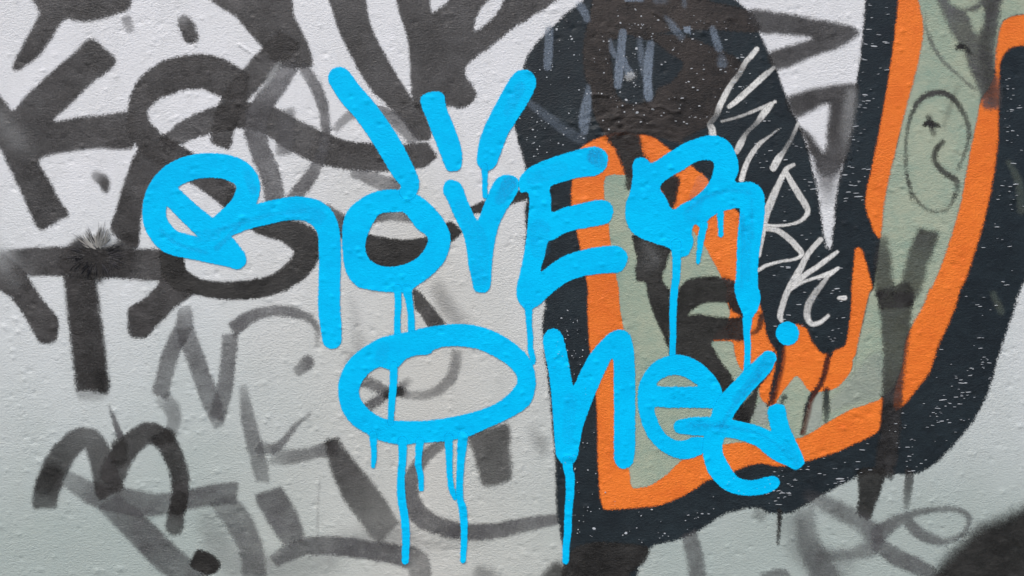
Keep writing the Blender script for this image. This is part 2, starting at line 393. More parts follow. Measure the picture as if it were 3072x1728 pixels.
# broad pale band lower left
tag('graffiti_letter', 'broad washed-out grey letter running off the bottom left', fb, 14,
    [('s', '4 340,960,40,.5 480,1040,58,.7 640,1075,66,.85 800,1090,56,.8 950,1065,50,.8 1080,1040,52,.8 1170,1030,54,.8')],
    [('stroke', fb, [('s', '4 560,1090,62,.7 690,1210,72,.85 820,1340,74,.9 930,1430,72,.9 1000,1500,74,.95')], 16),
     ('stroke', fb, [('s', '4 1130,1080,66,.5 1215,1200,66,.75 1265,1320,60,.7 1280,1470,62,.6')], 16)])
tag('stroke', 'broad washed-out grey diagonal bar near the bottom', fb, 16,
    [('s', '4 1360,1050,74,.85 1420,1150,74,.85 1475,1260,60,.75')],
    [('stroke', fb, [('s', '4 1390,1370,34,.7 1500,1310,44,.8 1600,1295,46,.9 1717,1300,48,1 5 150,1320,48,1 290,1345,52,.95 380,1375,58,.7 400,1470,55,.7')], 12)])
tag('stroke', 'thick grey diagonal bar under the left end of the blue ellipse', hb, 16,
    [('s', '4 1672,775,34,.85 1715,880,58,.85 5 70,1000,80,.72 150,1110,84,.6 215,1210,78,.5')])
tag('hairline', 'thin vertical grey run at the bottom', fb, 5, [('s', '4 1612,940,3,.2 1600,1100,4,.3 1598,1280,4,.2')])
# the N under T strokes (K and T tag)
tag('graffiti_letter', 'big black letter K at the left edge of the wall', hb, 12,
    [('p', '1 455,195 525,240 582,300 560,345 450,430 350,530 272,608 400,590 520,580 660,570 670,740 500,745 350,765 200,802 255,920 300,1010 345,1080 290,1112 205,1155 155,1080 100,950 50,850 0,745 -60,680 -60,430 -10,470 30,520 65,555 130,485 250,370 370,270')], cover=.93)
tag('graffiti_letter', 'black slanted stroke leaving the top left corner', hb, 13,
    [('p', '1 150,-60 195,50 190,90 140,180 95,270 62,335 75,355 130,330 200,275 262,190 325,100 400,108 500,100 590,70 655,35 650,-60')], cover=.93)
tag('dot', 'black oval dot with a ragged lower edge near the top', hb, 12, [('r', '1 925,105,28,.6 940,135,40,.85 960,185,36,.97')])
tag('dot', 'pale smudged dot left of the ragged oval', fb, 14, [('r', '1 640,100,24,.55 655,148,20,.4')])
tag('dot', 'soft black dot inside the K corner', hb, 14, [('r', '1 485,885,24,.45 520,910,28,.9 530,950,18,.9')])
T = tag('graffiti_letter', 'big black letter T with a slanting left foot', hb, 10,
    [('s', '1 -30,1320,50,.45 40,1320,62,.6 120,1320,70,.9 250,1315,72,1 400,1315,74,1 600,1325,76,1 830,1335,78,1 900,1345,55,1')],
    [('stroke', hb, [('P', '1 318,1380 470,1380 4 490,0 512,180 530,330 550,500 540,535 500,530 440,515 385,522 372,400 348,200 328,0')], 16), ('dab', bk, [('r', '4 500,440,26,.5 515,500,24,.6')], 26), ('haze_patch', fb, [('r', '4 410,535,22,.4 500,545,24,.3')], 24),
     ('stroke', hb, [('p', '1 -60,1300 0,1280 60,1310 140,1390 200,1490 285,1590 292,1650 278,1712 205,1727 150,1640 75,1520 0,1462 -60,1440')], 10),
     ('stroke', hb, [('p', '1 820,1390 780,1449 4 700,70 645,108 655,240 740,242 790,190 870,110 960,40 1000,5 1 930,1390')], 10)], cover=.94)
tag('haze_patch', 'pale misty patch fading the middle of the black K at the left edge', M['mist'], 70, [('r', '1 -20,560,30,.2 20,620,30,.3 70,690,40,.36 120,740,26,.25 170,770,16,.1')])
tag('haze_patch', 'pale misty patch fading the left end of the black T', M['mist'], 70, [('r', '1 -20,1270,60,.5 20,1330,50,.4 60,1400,34,.25')])
tag('smudge', 'wide blurred grey haze at the bottom between the two washed-out bars', fb, 60, [('r', '4 1050,1180,60,.25 1180,1380,70,.3 1500,1400,60,.25 1650,1380,50,.25')])
tag('smudge', 'blurred grey patch under the grey open ring', fb, 60, [('r', '5 30,1280,60,.25 260,1250,60,.35 420,1280,40,.25 700,1260,30,.2')])
tag('smudge', 'blurred grey haze below the mural where the faint letters overlap', fb, 60, [('r', '6 560,1180,60,.3 620,1330,70,.35 800,1400,60,.25')])
# figure eight and waves
tag('graffiti_figure', 'thick black figure eight looping behind the first blue R', hb, 9,
    [('s', '1 1215,430,70,1 1150,410,88,1 1060,368,88,1 950,362,86,1 840,392,84,1 750,450,70,1 696,540,52,1 705,640,58,1 760,715,68,1 850,780,72,1 960,840,64,1 1080,930,60,1 1180,1010,60,1')],
    [('stroke', bk, [('s', '1 860,1290,58,.95 890,1390,58,.95 1000,1442,42,.95 1130,1462,44,.95 1260,1455,48,.95 1390,1425,50,.92 1490,1360,58,.9 1540,1290,62,.9 1530,1210,75,.9 1440,1160,60,.9 1320,1120,60,.9 1180,1030,50,.9')], 8),
     ('stroke', hb, [('p', '1 720,735 640,870 600,1000 555,1150 590,1195 690,1250 705,1120 730,1000 800,900 850,840')], 9, .96)], cover=.96)
tag('stroke', 'black wave rolling right behind the tall blue strokes', hb, 8,
    [('s', '1 850,715,42,.9 930,660,52,.9 1020,622,60,.9 1120,592,66,.95 1230,578,68,1 1350,605,72,.95 1480,680,78,.9 1600,738,80,1 2 0,775,72,1 150,792,70,1 300,795,66,1 400,780,62,1 440,765,48,1')], cover=.93)
tag('stroke', 'wide black bar dropping from the top between two white gaps', hb, 9,
    [('p', '1 1010,-60 1100,30 1180,80 1250,160 1330,250 1385,320 1430,340 1500,347 1568,332 1560,250 1530,180 1480,80 1440,-60')], cover=.92)
tag('stroke', 'grey-black diagonal crossing the loop of the eight', hb, 10,
    [('s', '1 1440,210,66,.8 1350,310,68,.88 1260,400,62,.9 1180,500,60,.9 1130,620,58,.9 1112,710,56,.92')])
tag('graffiti_letter', 'thin grey oval with a leg above the first blue R', fb, 10,
    [('s', '1 1460,335,40,.8 1390,430,52,.95 1320,530,52,1 1285,640,56,1 1310,760,52,1 1360,880,50,1 1385,1010,50,1')],
    [('stroke', fb, [('s', '1 1520,335,24,.8 1580,420,30,.9 1620,520,28,.95 1638,640,24,.9 1620,770,28,.85 1560,890,34,.9 1480,990,34,.9')], 9),
     ('smudge', fb, [('s', '1 1440,570,44,.6 1440,660,46,.8 1430,760,40,.7')], 16)])
tag('smudge', 'narrow white gap sprayed between the crossing strokes right of the eight', M['mist'], 12, [('s', '1 1400,325,13,.85 1360,390,13,.85 1312,460,9,.4')])
# strokes at the top middle
tag('stroke', 'long black bar falling from the top beside the left tall blue stroke', hb, 8,
    [('p', '2 -60,-60 -30,110 20,222 80,340 150,452 215,515 300,600 380,700 445,700 450,640 400,540 355,492 300,410 240,310 180,200 140,100 100,-60')], cover=.88)
tag('graffiti_letter', 'broad grey-black letter Y standing at the top centre', hb, 8,
    [('p', '2 285,-60 290,60 330,180 345,300 355,490 400,570 480,560 540,535 600,547 655,515 680,480 662,430 632,395 625,345 660,300 760,228 840,160 950,90 1060,15 1150,-60 880,-60 765,90 672,155 690,60 770,-60 545,-60 533,10 455,60 430,-60')], cover=.9)
tag('stroke', 'thin grey curl beside the tall left blue stroke', fb, 9,
    [('s', '2 -30,650,16,.5 30,590,24,.6 110,560,26,.7 220,570,32,.8 300,630,36,.8 365,705,30,.7')],
    [('stroke', fb, [('s', '2 60,868,26,.6 170,905,36,.8 270,950,42,.9')], 9)])
tag('stroke', 'black arc showing through the first blue O', bk, 7,
    [('p', '2 90,1175 180,1188 300,1205 420,1192 500,1150 540,1115 575,1130 605,1170 560,1210 480,1270 420,1350 280,1360 150,1350 90,1260')],
    [('stroke', fb, [('s', '2 150,1095,28,.7 250,1085,24,.8 350,1095,24,.8')], 10),
     ('stroke', hb, [('s', '1 1640,1090,60,.6 1700,1120,50,.8 2 60,1180,60,1')], 10)], cover=.95)
tag('stroke', 'dark line crossing behind the blue V', bk, 7, [('s', '2 640,1062,14,.9 720,1040,28,.95 830,1008,26,.95 950,962,32,.95')])
# black m, lower left
tag('graffiti_letter', 'black rounded letter m with dark ends at the lower left', hb, 12,
    [('s', '4 225,1080,62,.8 240,1000,66,1 280,900,64,.95 335,815,60,.9 400,760,56,.85 455,760,52,.8 500,830,60,.88 530,930,66,.92 550,1010,72,1')],
    [('stroke', hb, [('r', '4 570,930,66,.75 610,850,62,.85 670,775,56,.88 745,730,54,.88 815,755,52,.95 870,840,50,.9 905,950,46,.9 905,1050,42,1 890,1120,42,.95 878,1195,46,.7')], 11),
     ('dab', bk, [('s', '4 600,800,42,.6 600,860,40,.6')], 14), ('dab', bk, [('s', '4 830,760,36,.7')if 0 else ('s', '4 800,765,30,.55 850,745,34,.6')], 10),
     ('dab', bk, [('s', '4 225,1000,45,.3 265,930,48,.45')], 22), ('dab', bk, [('s', '4 905,1060,38,.65 895,1110,36,.6')], 8)], cover=.86)
tag('dot', 'solid black blob near the bottom left', bk, 8, [('p', '4 960,1400 975,1340 1000,1315 1055,1335 1100,1370 1108,1400 1080,1435 1040,1440 990,1420')])
# ring, block, wedge lower centre
tag('graffiti_letter', 'grey open ring under the blue ellipse', fb, 12,
    [('s', '5 520,775,22,.7 440,830,30,.8 370,920,36,.9 345,1030,42,1 390,1140,50,1 500,1200,44,1 620,1225,40,1 750,1225,40,1 900,1195,36,.95 1040,1170,30,.9 1090,1165,24,.8')],
    [('block', hb, [('p', '5 640,745 740,705 838,690 848,800 855,955 800,985 718,995 690,930 665,830')], 18, .7)])
tag('stroke', 'short black wedge beside the two blue drips of the first O', hb, 6,
    [('p', 'f 470,20 560,85 680,225 790,372 720,420 620,400 545,290 480,200')],
    [('haze_patch', fb, [('s', 'f 700,0,60,.35 800,180,80,.4 930,330,70,.35 1010,360,50,.2')], 40)], cover=.85)
tag('graffiti_letter', 'thin grey crossing curves inside the blue ellipse', fb, 14,
    [('s', 'f -60,930,60,.8 60,985,58,.85 200,1050,50,.95 330,1060,46,1 450,1090,40,.6 600,1085,44,.65 740,1030,52,.7 840,930,54,.7 890,800,54,.65 905,660,50,.5')],
    [('stroke', fb, [('s', 'f -10,1230,56,.85 90,1160,50,.9 200,1085,42,.95 330,1020,40,.9 430,940,36,.3')], 14),
     ('dab', bk, [('s', 'f 200,1090,30,.8 340,1050,34,.7')], 18)])
for s, lb in [('5 960,700,26,.14 1000,780,34,.3 1020,830,20,.25', 'pale grey smudge right of the blue ellipse beside the navy edge'),
              ('5 690,1440,45,.45 760,1449,30,.4', 'grey smudge at the bottom edge right of the long blue drips'),
              ('5 60,60,20,.1 90,330,30,.25 30,350,30,.3', 'faint grey smudge at the left end of the blue ellipse')]:
    coat('smudge', fb, [('s', s)], 34, None, lb)

# ------------------------------------------------------------------ the mural letter: navy field, orange band, sage filling
navy = coat('mural_letter', M['navy'], [('p', '2 1235,-130 1215,0 1130,70 1060,140 980,220 925,310 900,420 880,520 872,620 898,740 925,830 940,960 925,1060 930,1150 935,1300 5 1025,60 1012,200 1035,420 1055,600 1075,850 1085,1100 1105,1250 1130,1340 1160,1420 1200,1560 1430,1560 1500,1390 1560,1300 1717,1258 6 100,1205 200,1140 330,1105 400,1108 430,1130 520,1132 600,1100 700,1040 850,960 900,935 1000,930 1170,932 1280,870 1420,720 1500,600 1550,470 1600,300 1650,150 1700,0 3 1790,1280 1980,1000 1980,-140 925,-140 920,0 900,250 870,450 840,650 800,850 772,1000 757,1150 745,1250 720,1240 700,1130 675,960 650,850 620,720 570,600 520,490 470,350 430,260 380,155 330,60 250,-20 200,-140')], 10, wall,
            'big mural letter with navy outline, orange band and sage green filling')
org = coat('orange_band', M['orange'], [
    ('p', '5 1320,1108 1300,1020 1290,850 1285,600 1250,300 1238,100 2 1240,1449 1215,1300 1187,1180 1160,1050 1160,920 1180,820 1210,740 1330,682 1400,668 1490,676 1570,690 1640,745 1720,800 3 60,850 110,885 155,950 210,1010 275,1065 320,1200 360,1330 6 380,60 402,130 420,230 450,290 478,318 515,285 535,230 560,190 592,186 622,205 645,262 700,330 742,322 812,292 832,230 846,100 850,0 3 858,1350 868,1255 890,1250 912,1290 935,1380 955,1449 6 940,20 905,180 880,310 850,410 860,480 920,560 1002,545 1000,640 985,715 900,765 780,820 640,865 560,885 470,895 400,882 320,895 230,935 120,970 60,1010 0,1045 5 1600,1090 1450,1108 1370,1112')], 8, navy)
coat('orange_band', M['orange'], [('p', '3 1092,-130 1085,0 1050,300 1000,600 960,800 925,960 920,1040 945,1120 992,1200 1060,1120 1075,740 1140,560 1190,370 1225,180 1230,0 1230,-130')], 8, navy)
coat('orange_band', M['orange'], [('p', '3 1800,60 1717,70 1640,85 1590,120 1540,260 1540,400 1500,500 1440,640 1400,800 1360,950 1300,1150 1240,1300 1210,1449 6 1190,60 1130,160 1110,300 1090,420 1060,560 1072,612 1130,565 1190,490 1240,420 1280,300 1330,190 1370,90 1395,0 3 1400,1449 1430,1380 1470,1260 1510,1120 1545,980 1570,830 1585,700 1588,540 1592,350 1605,290 1650,240 1717,228 1800,235')], 11, navy)
coat('sage_filling', M['sage'], [
    ('p', '2 1330,892 1420,880 1500,880 1600,1000 1717,1080 3 30,1130 105,1230 145,1300 190,1385 220,1449 6 215,50 232,95 235,145 200,200 150,262 245,270 262,330 295,410 400,450 385,500 392,555 430,592 460,590 500,525 540,475 572,442 605,475 640,522 700,520 750,512 800,480 850,410 872,340 1000,390 1010,440 1002,545 930,582 860,605 790,640 700,692 610,745 500,775 400,790 300,775 210,787 100,822 0,862 5 1640,935 1560,988 1500,1005 1462,1002 1452,940 1440,850 1440,300 1415,180 1400,80 1395,0 2 1385,1400 1355,1230 1345,1120 1325,1010')], 4, navy)
coat('sage_filling', M['sage'], [
    ('p', '3 1212,-130 1212,150 1172,370 1120,560 1072,760 1032,920 1010,1050 997,1190 960,1449 6 940,30 905,180 870,350 880,480 1010,540 1090,430 1112,300 1132,230 1172,150 1208,90 1240,0 3 1250,1449 1300,1330 1345,1200 1390,1050 1420,900 1450,740 1480,600 1500,500 1560,400 1575,250 1600,125 1640,88 1717,70 1800,60 1800,-130')], 9, navy)
coat('pale_patch', M['pale_sage'], [('p', '6 1000,330 940,340 880,400 800,500 740,560 740,620 850,590 1005,530')], 26, navy, None, .5)
coat('pale_patch', M['pale_sage'], [('p', '6 635,560 690,525 705,540 700,660 680,700 620,720 625,640')], 14, navy, None, .8)
coat('pale_patch', M['pale_sage'], [('p', '6 380,580 410,575 425,600 420,690 340,650')], 8, navy, None, .8)
# the small letter-spike runs over the orange
for lab, mt, s, sf in [
    ('drip', M['navy'], '6 492,290,16,.95 488,340,17,.95 482,400,16,.9 465,470,14,.9 445,560,12,.85 432,590,8,.7', 7),
    ('drip', M['navy'], '6 745,310,14,.95 725,370,10,.95 712,430,9,.95 690,490,11,.95 645,550,11,.9 622,610,9,.85 605,690,7,.7 598,735,6,.5', 6),
    ('drip', M['navy'], '6 722,515,14,.75 722,600,16,.65 720,670,12,.4', 9),
    ('drip', M['navy'], '6 510,550,14,.6 500,575,10,.5', 8),
    ('red_run', M['red'], '6 730,340,8,.6 722,400,14,.75 700,470,10,.6 650,560,10,.7 630,640,12,.45 605,730,12,.55', 10),
    ('red_run', M['red'], '6 508,300,10,.5 505,380,10,.55 475,500,12,.5 450,580,14,.55', 10)]:
    coat(lab, mt, [('s', s)], sf, navy)
coat('black_strip', M['black'], [('s', '6 395,140,14,.8 385,200,12,.7 350,230,10,.5')], 8, navy)  # strip of black spray right of the blue R's leg drip

# translucent black strokes over the mural
tag('stroke', 'brown-black loop sprayed over the top of the dark mural', M['brown'], 9,
    [('p', '2 1245,150 1222,200 1215,300 1228,390 1255,450 1260,540 1290,620 1335,690 1380,760 1430,870 1445,960 1600,950 1640,1060 1668,1052 1700,900 1640,880 1560,830 1520,780 1495,675 1600,695 1717,720 3 0,700 110,640 170,560 260,420 310,330 230,270 100,215 0,178 2 1650,175 1560,165 1400,168'),
     ('h', '2 1354,215 1390,190 1434,165 1484,190 1574,210 1640,262 1700,300 1720,325 1690,380 1659,415 1590,450 1564,500 1500,520 1434,522 1390,480 1370,420')],
    [('stroke', M['brown'], [('p', '2 1275,-130 1262,20 1245,100 1242,158 1400,172 1560,170 1717,150 3 200,152 382,157 332,56 110,-8 60,-130')], 8),
     ('stroke', bk, [('p', '2 1340,690 1490,676 1515,760 1560,835 1640,885 1690,905 1660,1045 1610,960 1480,900 1430,875 1390,762')], 14, .8)], cover=.88)
tag('stroke', 'black arrowhead stroke fading out to the right at the top', hb, 16,
    [('p', '3 330,55 500,66 700,102 840,130 885,165 850,200 780,240 650,284 475,352 438,268 560,225 652,190 500,170 375,157')], cover=.85)
tag('stroke', 'dark triangle stroke on the white wedge beside the white marker', hb, 20,
    [('p', '3 525,498 620,458 730,432 800,425 880,430 870,520 850,650 830,780 790,850 740,880 690,870 665,820 620,720 590,640 650,690 712,768 728,640 735,525 640,558 568,590')],
    [('haze_patch', fb, [('r', '3 735,840,60,.85 728,920,44,.6 728,1000,34,.3')], 40), ('haze_patch', M['mist'], [('r', '3 850,480,26,.6 830,620,24,.45 815,760,16,.2')], 34)], cover=.9)
tag('stroke', 'black bar going down across the inside of the orange frame', bk, 7,
    [('p', 'a 330,80 500,140 710,190 690,300 660,400 625,520 660,590 705,650 700,1220 670,1190 640,1110 560,930 500,760 450,560 370,545 358,440 372,330 345,200')],
    [('haze_patch', M['mist'], [('s', 'a 480,210,60,.18 540,330,60,.22 440,380,50,.12')], 50)], cover=.95)
tag('graffiti_letter', 'black letter P with a small pale opening behind the second blue R', bk, 8,
    [('p', 'a 770,690 820,590 900,535 1020,505 1150,500 1290,530 1400,590 1460,700 1470,900 1460,1130 1310,1140 1130,1160 1180,1290 1240,1390 1300,1460 1440,1760 1520,1960 1400,1990 1200,1800 1000,1600 800,1400 700,1290'),
     ('h', 'a 915,850 1000,790 1080,765 1200,762 1285,768 1300,815 1350,860 1405,885 1400,907 1270,918 1100,900 980,885 890,893')], cover=.94)
tag('stroke', 'black slanted stroke under the blue crossing arms', bk, 8,
    [('p', '6 470,310 440,345 455,400 420,450 385,500 375,560 340,660 260,650 290,600 340,540 400,440')], cover=.93)
tag('stroke', 'grey-black forked stroke filling the top of the right sage panel', fb, 20,
    [('p', 'e 840,-120 870,70 930,200 1010,370 1110,520 1180,700 1255,880 1290,1010 1310,1085 1400,1095 1472,1070 1478,900 1420,700 1425,500 1450,300 1475,100 1490,-120'),
     ('h', 'e 960,-120 970,30 1080,85 1180,70 1250,20 1310,-120'), ('h', 'e 1150,120 1230,110 1300,60 1320,180 1290,290 1245,345 1205,290 1170,200')],
    [('stroke', hb, [('r', 'e 1380,-60,60,.35 1370,200,50,.4 1330,500,60,.35 1370,900,60,.4 1390,1040,50,.3'), ], 40)], cover=.92)
tag('mark', 'small black comma beside the forked grey stroke', bk, 8, [('s', 'e 1040,488,18,.7 1070,468,30,1 1120,480,26,.8 1180,540,20,.4')])
tag('line', 'thin grey line sloping down the right sage panel', fb, 7, [('r', 'e 720,120,8,.3 730,260,12,.5 775,410,20,.6 850,545,20,.65 950,665,16,.65 1080,780,14,.55 1240,920,12,.5')])
tag('doodle_face', 'thin grey oval doodle like an ear on the sage panel', hb, 7,
    [('r', '3 1150,1000,6,.35 1125,870,7,.5 1122,720,7,.5 1142,600,8,.6 1185,512,13,.85 1250,470,14,.95 1310,468,14,.95 1370,508,14,.7 1418,580,12,.6 1440,660,11,.6 1428,740,9,.55 1385,850,7,.35')],
    [('stroke', hb, [('s', '3 1130,880,7,.4 1160,980,7,.5 1220,1048,7,.5 1290,1066,7,.5 1340,1040,7,.45 1372,980,10,.5')], 7),
     ('stroke', hb, [('s', '3 1310,710,10,.75 1278,750,14,.8 1268,808,14,.7 1310,862,13,.8 1370,905,15,.7 1378,950,15,.4 1365,990,12,.3')], 9),
     ('mark', bk, [('s', '3 1215,628,8,.8 1238,622,16,1 1290,634,9,.7')], 7),
     ('mark', hb, [('s', '3 1240,585,12,.6 1242,620,12,.8 1268,680,11,.4')], 12),
     ('stroke', hb, [('s', '3 1385,430,14,.12 1345,540,14,.2 1310,640,12,.15')], 14)])
tag('graffiti_letter', 'tall grey letter Y crossing the sage panel and orange band', hb, 14,
    [('s', '6 1068,30,90,.85 1070,110,82,.85 1072,220,70,.85 1066,330,58,.85 1058,450,52,.95 1050,600,50,.95 1035,780,50,.92 1012,925,50,.9')],
    [('stroke', hb, [('s', '3 1010,1200,18,.5 1005,1290,38,.65 1010,1400,45,.65 6 1020,20,50,.65')], 22),
     ('stroke', hb, [('s', '3 1232,1180,50,.8 1215,1220,56,.75 1180,1310,56,.65 1150,1430,54,.6 6 1110,50,55,.6')], 18),
     ('dab', hb, [('P', '6 970,22 1165,22 1155,100 985,105')], 6, .65)], cover=.82)
tag('stroke', 'short dark stub hanging below the mural on the right', bk, 9,
    [('p', '6 888,915 1015,915 1000,1000 970,1085 938,1160 900,1155 876,1130 884,1040')],
    [('drip', hb, [('s', '6 1140,920,20,.75 1132,1020,20,.6 1122,1110,14,.3')], 9)], cover=.85)
coat('drip', bk, [('s', '6 487,1120,11,.9 484,1200,9,.8 478,1285,6,.5')], 6, navy)
tag('stroke', 'brown-black blob at the foot of the mural', bk, 10, [('p', '5 1120,1380 1170,1310 1260,1280 1400,1280 1540,1305 1530,1370 1450,1440 1400,1580 1180,1580 1110,1470')], cover=.85)
tag('graffiti_letter', 'faint blurred grey letters at the bottom right', fb, 28,
    [('r', '6 640,1050,30,.5 780,1115,42,.8 900,1180,42,.85 955,1240,48,.9 950,1300,44,.8 840,1340,28,.7 700,1350,30,.6')],
    [('stroke', fb, [('s', '6 615,1130,50,.4 630,1270,56,.5 690,1400,66,.75 740,1500,70,.75')], 26),
     ('stroke', fb, [('r', '6 985,1240,42,.8 1060,1180,32,.75 1170,1130,18,.7 1290,1112,14,.65 1400,1120,13,.6 1442,1165,13,.6 1405,1240,14,.6 1310,1275,18,.7 1220,1248,28,.75 1150,1195,28,.75 1112,1160,24,.6')], 13),
     ('stroke', fb, [('r', '6 985,1290,36,.8 1070,1350,42,.8 1180,1400,40,.8 1290,1460,30,.7')], 14),
     ('stroke', fb, [('s', '6 35,1250,40,.7 60,1350,42,.7 75,1490,42,.8')], 16),
     ('smudge', hb, [('s', '6 370,1130,26,.3 400,1150,24,.3')], 24), ('stroke', fb, [('s', '6 400,1449,16,.5 500,1438,26,.6 520,1500,30,.6')], 12)], cover=.85)
tag('stroke', 'big soft black shape filling the bottom right corner', bk, 60, [('p', '6 1220,1600 1260,1450 1340,1345 1430,1262 1500,1200 1600,1160 1720,1110 1990,1040 1990,1600')], cover=.93)
coat('smudge', bk, [('s', '5 1090,1430,50,.7 1040,1500,60,.6')], 30, None, 'dark smudge at the bottom edge where the longest blue drip of the n ends')
coat('stroke', M['sage'], [('s', '3 1640,820,14,.12 1690,920,20,.12 1700,1060,20,.1')], 14, navy)
coat('stroke', M['sage'], [('s', '6 1560,30,14,.12 1600,120,16,.12')], 14, navy)

# bluish smears on the dark ball
for s, sf in [('d 130,50,38,.5 170,110,40,.6 205,195,32,.6', 10), ('d 565,325,38,.65 545,520,42,.8 528,700,46,.85 515,860,38,.75', 7),
              ('d 440,400,14,.4 455,500,28,.6 490,560,28,.6', 8), ('d 570,600,34,.6 600,680,34,.6 630,740,44,.8', 8),
              ('d 735,400,26,.35 745,520,32,.45 765,740,22,.35', 12), ('d 845,440,36,.55 825,600,44,.75 812,780,44,.85 820,940,44,.85 825,985,40,.7', 7),
              ('d 215,870,18,.4 208,980,38,.75 190,1120,56,.75 175,1230,56,.7 180,1320,34,.6', 9), ('d 1000,180,20,.3 1070,270,34,.6 1150,370,36,.35', 12),
              ('d 1465,290,30,.5 1500,400,38,.65 1530,490,36,.55', 9), ('d 1555,560,36,.2 1565,640,46,.45', 14), ('2 1046,150,20,.5 1042,240,22,.6 1038,335,20,.6', 7),
              ('2 940,515,16,.3 1040,590,22,.3 1120,650,24,.25 1210,705,24,.2', 14), ('d 600,0,20,.7 760,0,20,.6', 6), ('d 900,10,30,.25 980,0,40,.25', 14), ('d 1180,-10,26,.35 1185,60,22,.3', 10)]:
    coat('smear', M['smear'], [('s', s)], sf, navy)
coat('smear', M['smear'], [('P', 'd 1172,268 1245,265 1248,345 1195,335 1172,310')], 3, navy, None, .85)
coat('smear', M['mist'], [('s', 'd 632,775,42,.8 655,765,36,.8')], 7, navy)

# white paint-marker tag
wm = M['white']
def thin(s, f=.74):
    return ' '.join(t if t in FR else ','.join(v if i != 2 else str(float(v)*f) for i, v in enumerate(t.split(','))) for t in s.split())
THIN = True
tag('marker_letter', 'white scratchy V stroke at the top of the marker tag', wm, 5,
    [('s', '3 372,248,17,1 345,282,18,1 318,310,17,.8 285,370,17,.3 240,430,18,.8 212,480,20,1 190,525,21,1 168,580,18,.25 135,625,18,.3 148,652,24,.9 150,695,24,1')],
    [('stroke', wm, [('s', '3 458,342,12,.5 400,390,20,.95 340,445,20,1 280,500,20,1 232,538,14,1')], 5)])
tag('marker_letter', 'white scratchy hooked stroke, second letter of the marker tag', wm, 5,
    [('s', '3 195,612,8,.5 290,585,9,.6 380,550,11,.8 465,512,10,1')],
    [('stroke', wm, [('s', '3 445,525,18,.9 405,575,24,.95 370,620,15,.3 320,670,14,.3 292,720,22,.85 272,760,20,.8')], 5)])
tag('marker_letter', 'long thin white curve right of the blue R', wm, 5, [('s', '3 482,650,5,.6 430,690,8,.6 385,725,15,.8 340,785,17,.9 312,845,18,1 295,905,18,1')])
tag('marker_letter', 'small white square dot of the marker tag', wm, 5, [('s', '3 580,622,12,.7 550,690,13,.25 510,760,14,.4 480,800,24,.95 455,845,24,.85')])
tag('marker_letter', 'white letter B of the marker tag', wm, 5,
    [('s', '3 558,828,12,.8 520,852,16,.9 485,920,20,.85 445,1010,26,.85 415,1090,25,.9 398,1180,22,.9 385,1290,8,.9')],
    [('stroke', wm, [('s', '3 515,860,16,.9 545,915,20,.9 578,970,22,.85 612,1025,22,.85 628,1065,17,.9 600,1105,13,1 550,1127,9,1 480,1136,9,1 400,1133,11,1')], 5),
     ('stroke', wm, [('s', '3 400,1152,13,.9 470,1158,17,.9 530,1198,20,.8 580,1250,21,.9 598,1280,16,1 565,1303,10,1 500,1314,9,1 420,1335,11,1 378,1360,12,1')], 5)])
tag('marker_letter', 'white letter K with a curling foot, last of the marker tag', wm, 5,
    [('s', 'b 705,400,36,.9 630,480,36,.85 565,570,38,.9 505,690,42,.9 440,810,52,1 370,930,40,.9 325,1060,40,.85 300,1170,38,.85 315,1215,26,.9')],
    [('stroke', wm, [('s', 'b 875,522,22,1 790,585,32,1 670,675,34,1 550,755,36,1 440,845,40,1')], 5),
     ('stroke', wm, [('s', 'b 880,688,24,1 790,745,36,1 650,785,20,1 520,830,20,1 410,900,16,1')], 5),
     ('stroke', wm, [('s', 'b 780,770,22,.8 720,850,34,.6 645,950,42,.6 585,1060,46,.65 572,1170,44,.8 615,1245,32,1 700,1232,28,1 785,1165,22,.9')], 6)])
tag('spot', 'small white spot on the dark field beside the marker K', wm, 5, [('s', 'b 890,985,18,1 950,985,24,1')])

# ------------------------------------------------------------------ the blue tag
LAYER[0] += 2
bl = M['blue']; BS = 4.0
def blue(label, shapes, drips=(), dabs=(), name='letter'):
    o = coat(name, bl, shapes, BS, wall, label)
    o['group'] = 'bright blue crown strokes' if name == 'crown_stroke' else 'bright blue letters of the newest tag'
    for d in drips: coat('drip', bl, [('s', d)], BS, o)
    for d in dabs: coat('dab', M['blue_dab'], [('s', d)], 10, o)
    return o
blue('bright blue letter R with a looped head and a long leg, leftmost', [
    ('s', '1 1190,1300,50 1100,1275,56 1000,1252,58 860,1215,62 795,1145,62 776,1070,60 800,970,62 870,885,62 980,840,62 1110,835,62 1210,870,62 1250,940,60 1215,1040,60 1120,1130,58'),
    ('s', '1 870,990,52 940,1060,54 1040,1150,60 1120,1230,62 1190,1305,50'),
    ('s', '1 1060,1175,56 1200,1112,56 1330,1075,57 1440,1052,58 1530,1050,60 1610,1085,62 1652,1160,56 1660,1300,55 1657,1449,55 4 1657,100,55 1666,200,53 1671,258,48')],
    dabs=['1 1000,1190,30,.12 1080,1180,30,.15', '1 1100,1160,10,.25 1250,1110,10,.2 1400,1075,8,.15 1540,1060,8,.15', '1 1480,1060,40,.08 1600,1090,40,.12', '1 1090,1250,12,.25 1160,1180,10,.3 1220,1120,8,.2', '1 810,1160,9,.2 900,1230,9,.25 1040,1270,9,.2', '1 1240,870,20,.1 1275,960,20,.2', '4 1668,240,30,.08'])
